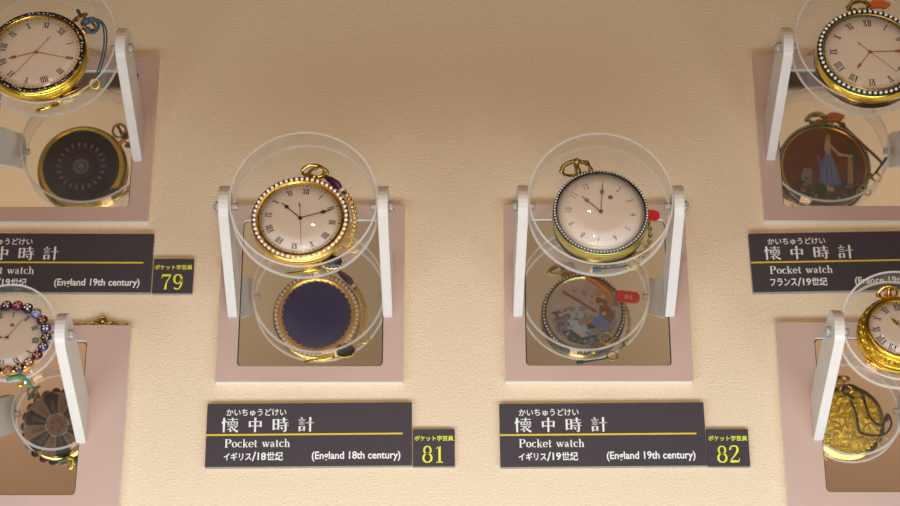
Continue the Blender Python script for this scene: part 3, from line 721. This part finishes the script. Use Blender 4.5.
b = MB(); b.lathe([(br-.6, -h-.1), (br, -h-1.1), (br+3.2, -h-.6), (50.6, -h*.45)], M['dark'], 96); b.build('dark_rim', bk)
b = MB()
for i in range(84):
    a = 2*PI*i/84; b.sphere(((br+1.6)*math.cos(a), (br+1.6)*math.sin(a), -h-.9), 1.3, M['silver'], 7, 4)
b.build('beaded_ring', bk)

# --- bottom left
W, bk, br, zb, h = make_watch(-401.8, -142.8, 127, 'small white-dialled pocket watch with a scalloped flower-enamel rim, bottom left stand', 36, 33, 14, 12, 25, 'gold',
    [('hour_hand', 272, 17, 0, .8, 'fancy', 'gold'), ('minute_hand', 30, 23, 0, .6, 'thin', 'brass')], border='flowers', ringm='nightblue', rp=35.4, numh=5.4, track=False, back='tan', backr=31)
b = MB(); b.lathe([(0, 5.6), (1.9, 5.6), (1.9, 6.3), (.8, 6.4), (0, 5.9)], M['brass'], 16, c=(2.6, 14)); b.build('winding_hole', W)
bow(W, h, 34.5, -38, M['brass'])
b = MB(); b.torus((-27.5, 34, -4), 5.4, 1.3, M['brass'], 24, 8, (.3, .3, .8)); b.sphere((-20, 27, -6), 3, M['brass'], 8, 6); b.build('bow', W)
b = MB(); b.tube(catmull([(-26, 33, -5), (-30, 26, -9), (-24, 36, -9), (-19, 40, -8)]), 1.4, M['green'], 7); b.build('green_ribbon', W)
b = MB(); b.tube(catmull([(2, -37, -6), (14, -34, -6), (20, -37, -7), (24, -43, -8)]), 1.8, M['green'], 7); b.sphere((15, -34, -6), 3, M['green'], 8, 5, (1.4, 1, .6)); b.build('ribbon_end', W)
b = MB(); N = 12
for i in range(N):
    a0, a1 = 2*PI*i/N, 2*PI*(i+1)/N
    pts = [(10.8*math.cos(a0), 10.8*math.sin(a0))]+[(r*math.cos(a), r*math.sin(a)) for r, a in ((31.5, a0), (33.6, a0*.7+a1*.3), (33.6, a0*.3+a1*.7), (31.5, a1), (10.8, a1))]
    b.prism(pts, zb-1.35, zb+.4, M['ink_seg' if i % 2 else 'tan'])
    am = (a0+a1)/2
    for r_, q in ((15, 1.2), (19, 1.5), (24, 1.9)):
        b.torus((r_*math.cos(am), r_*math.sin(am), zb-1.4), q, .35, M['tan' if i % 2 else 'ink_seg'], 10, 4)
for i in range(26): b.sphere((11.4*math.cos(2*PI*i/26), 11.4*math.sin(2*PI*i/26), zb-1.5), .75, M['whitedot'], 6, 4)
for i in range(5): b.torus((5.4*math.cos(i*1.26), 5.4*math.sin(i*1.26), zb-1.35), 1.5, .4, M['ink_seg'], 10, 4)
b.build('enamel_segments', bk)
b = MB(); b.tube(catmull([(12, -33, -9), (18, -36, -9), (16, -44, -6)]), 1.6, M['ygold'], 8); b.sphere((15, -43, -6), 2.4, M['ygold'], 8, 5); b.sphere((19, -39, -7), 1.8, M['pearl'], 8, 5); b.build('gold_pendant', W)

# --- bottom right
W, bk, br, zb, h = make_watch(408.4, -138.3, 132, 'bright gold pair-cased pocket watch with chased rim and ornate dial, bottom right stand', 34, 29.2, 24, 13, 2, 'ygold',
    [('hour_hand', -38, 14, 0, .9, 'fancy', 'ygold'), ('minute_hand', 108, 22, 0, .8, 'blob', 'ygold')], border='none', numh=6, back='gilt', backr=34, flare=38.6)
b = MB()
for i in range(52):
    a = 2*PI*i/52; q = i % 2; r = 36-q*1.4
    b.sphere((r*math.cos(a), r*math.sin(a), h*.45+q*2.3), 2.2, M['gilt'], 8, 5, (1, 1, .8))
b.torus((0, 0, h*.12), 37.6, .8, M['ygold'], 72, 6); b.torus((0, 0, h*.8), 35.4, .7, M['ygold'], 72, 6)
b.build('chased_border', W)
b = MB()
b.tube([(-34, -26, 0), (-22, -36, 0)], [2.0, 2.0], M['gold'], 12)          # hinge barrel
for i in range(6): b.torus((-34+2.4*i, -26-2*i, 0), 2.1, .45, M['ygold'], 12, 5, (.77, -.64, 0))
b.build('hinge', W)
bow(W, h, 38.5, -6, M['gold'])
b = MB(); b.torus((-5, 45, 3), 7.6, 1.7, M['gold'], 28, 8, (.2, -.85, .5), (1.2, .9)); b.tube([(-5, 38, 1), (-4.5, 43, 3), (-4, 48, 6)], [2.8, 2.2, 2.6], M['gold'], 10)
b.sphere((-14, 43, 2), 2.6, M['brass'], 8, 6); b.build('bow', W)
b = MB(); b.tube(catmull([(-2, 30, -14), (6, 24, -14.5), (-5, 30, -14), (-4, 37, -14), (6, 37, -14), (14, 29, -14), (18, 14, -14.5), (22, 3, -15), (33, -4, -14), (39, 8, -14), (43, -2, -13), (36, -12, -14), (24, -14, -15), (10, -10, -15), (7, 8, -15), (2, 22, -15)], 8), 1.15, M['blackcord'], 7)
b.sphere((38, 3, -14), 3.0, M['blackcord'], 8, 6); b.build('black_cord', W)
b = MB(); b.torus((34, -20, -14), 5.4, 1.0, M['olive'], 24, 7); b.build('split_ring', W)
b = MB(); b.torus((-2, 33, -12), 5, 1.2, M['ygold'], 22, 7, (.3, .2, 1), (1.2, .9)); b.build('gold_ring', W)
b = MB(); random.seed(3)
for i in range(60):
    a = random.random()*2*PI; r = 29*math.sqrt(random.random()); q = random.uniform(2.2, 5.2)
    T = Matrix.Translation((r*math.cos(a), r*math.sin(a), zb-1)) @ Matrix.Rotation(random.random()*PI, 4, 'Z')
    b.sphere((0, 0, 0), q, M['gilt'], 10, 6, (1.2, .5, .62), T)
for i in range(40):
    a = 2*PI*i/40; b.sphere((31.5*math.cos(a), 31.5*math.sin(a), zb-.5), 1.9, M['gilt'], 7, 5)
b.build('repousse_relief', bk)

# ------------------------------------------------------------------ small brass crest lying along the top edge of the bottom left board
t = empty('brass_crest', -353, -80.2, 5); tag(t, 'pierced brass crest lying along the top edge of the bottom left stand', 'ornament')
b = MB()
b.tube([(-43, 0.6, 0), (-20, 1, 0), (10, 1, 0), (38, .6, 0)], [.6, 1.1, 1.3, .6], M['brass'], 8)
b.build('bar', t)
b = MB()
b.torus((11.5, 5, 0), 4.2, 1.2, M['brass'], 20, 7); b.sphere((11.5, 5, 0), 3, M['brass'], 9, 6); b.sphere((11.5, 9.6, 0), 1.5, M['gold'], 7, 5)
for s in (-1, 1):
    b.tube(catmull([(11.5+s*5, 2, 0), (11.5+s*9, 4.4, 0), (11.5+s*13, 2.2, 0), (11.5+s*17, 1.4, 0)]), [1.3]*18+[.6], M['brass'], 7)
    b.torus((11.5+s*7, 2.8, 0), 2, .7, M['brass'], 14, 6); b.sphere((11.5+s*24, 1.6, 0), 1.5, M['brass'], 7, 5)
for x in (-41, -33, -19): b.sphere((x, 1.6, 0), 1.7, M['brass'], 7, 5, (1.5, 1, 1))
b.build('scrollwork', t)
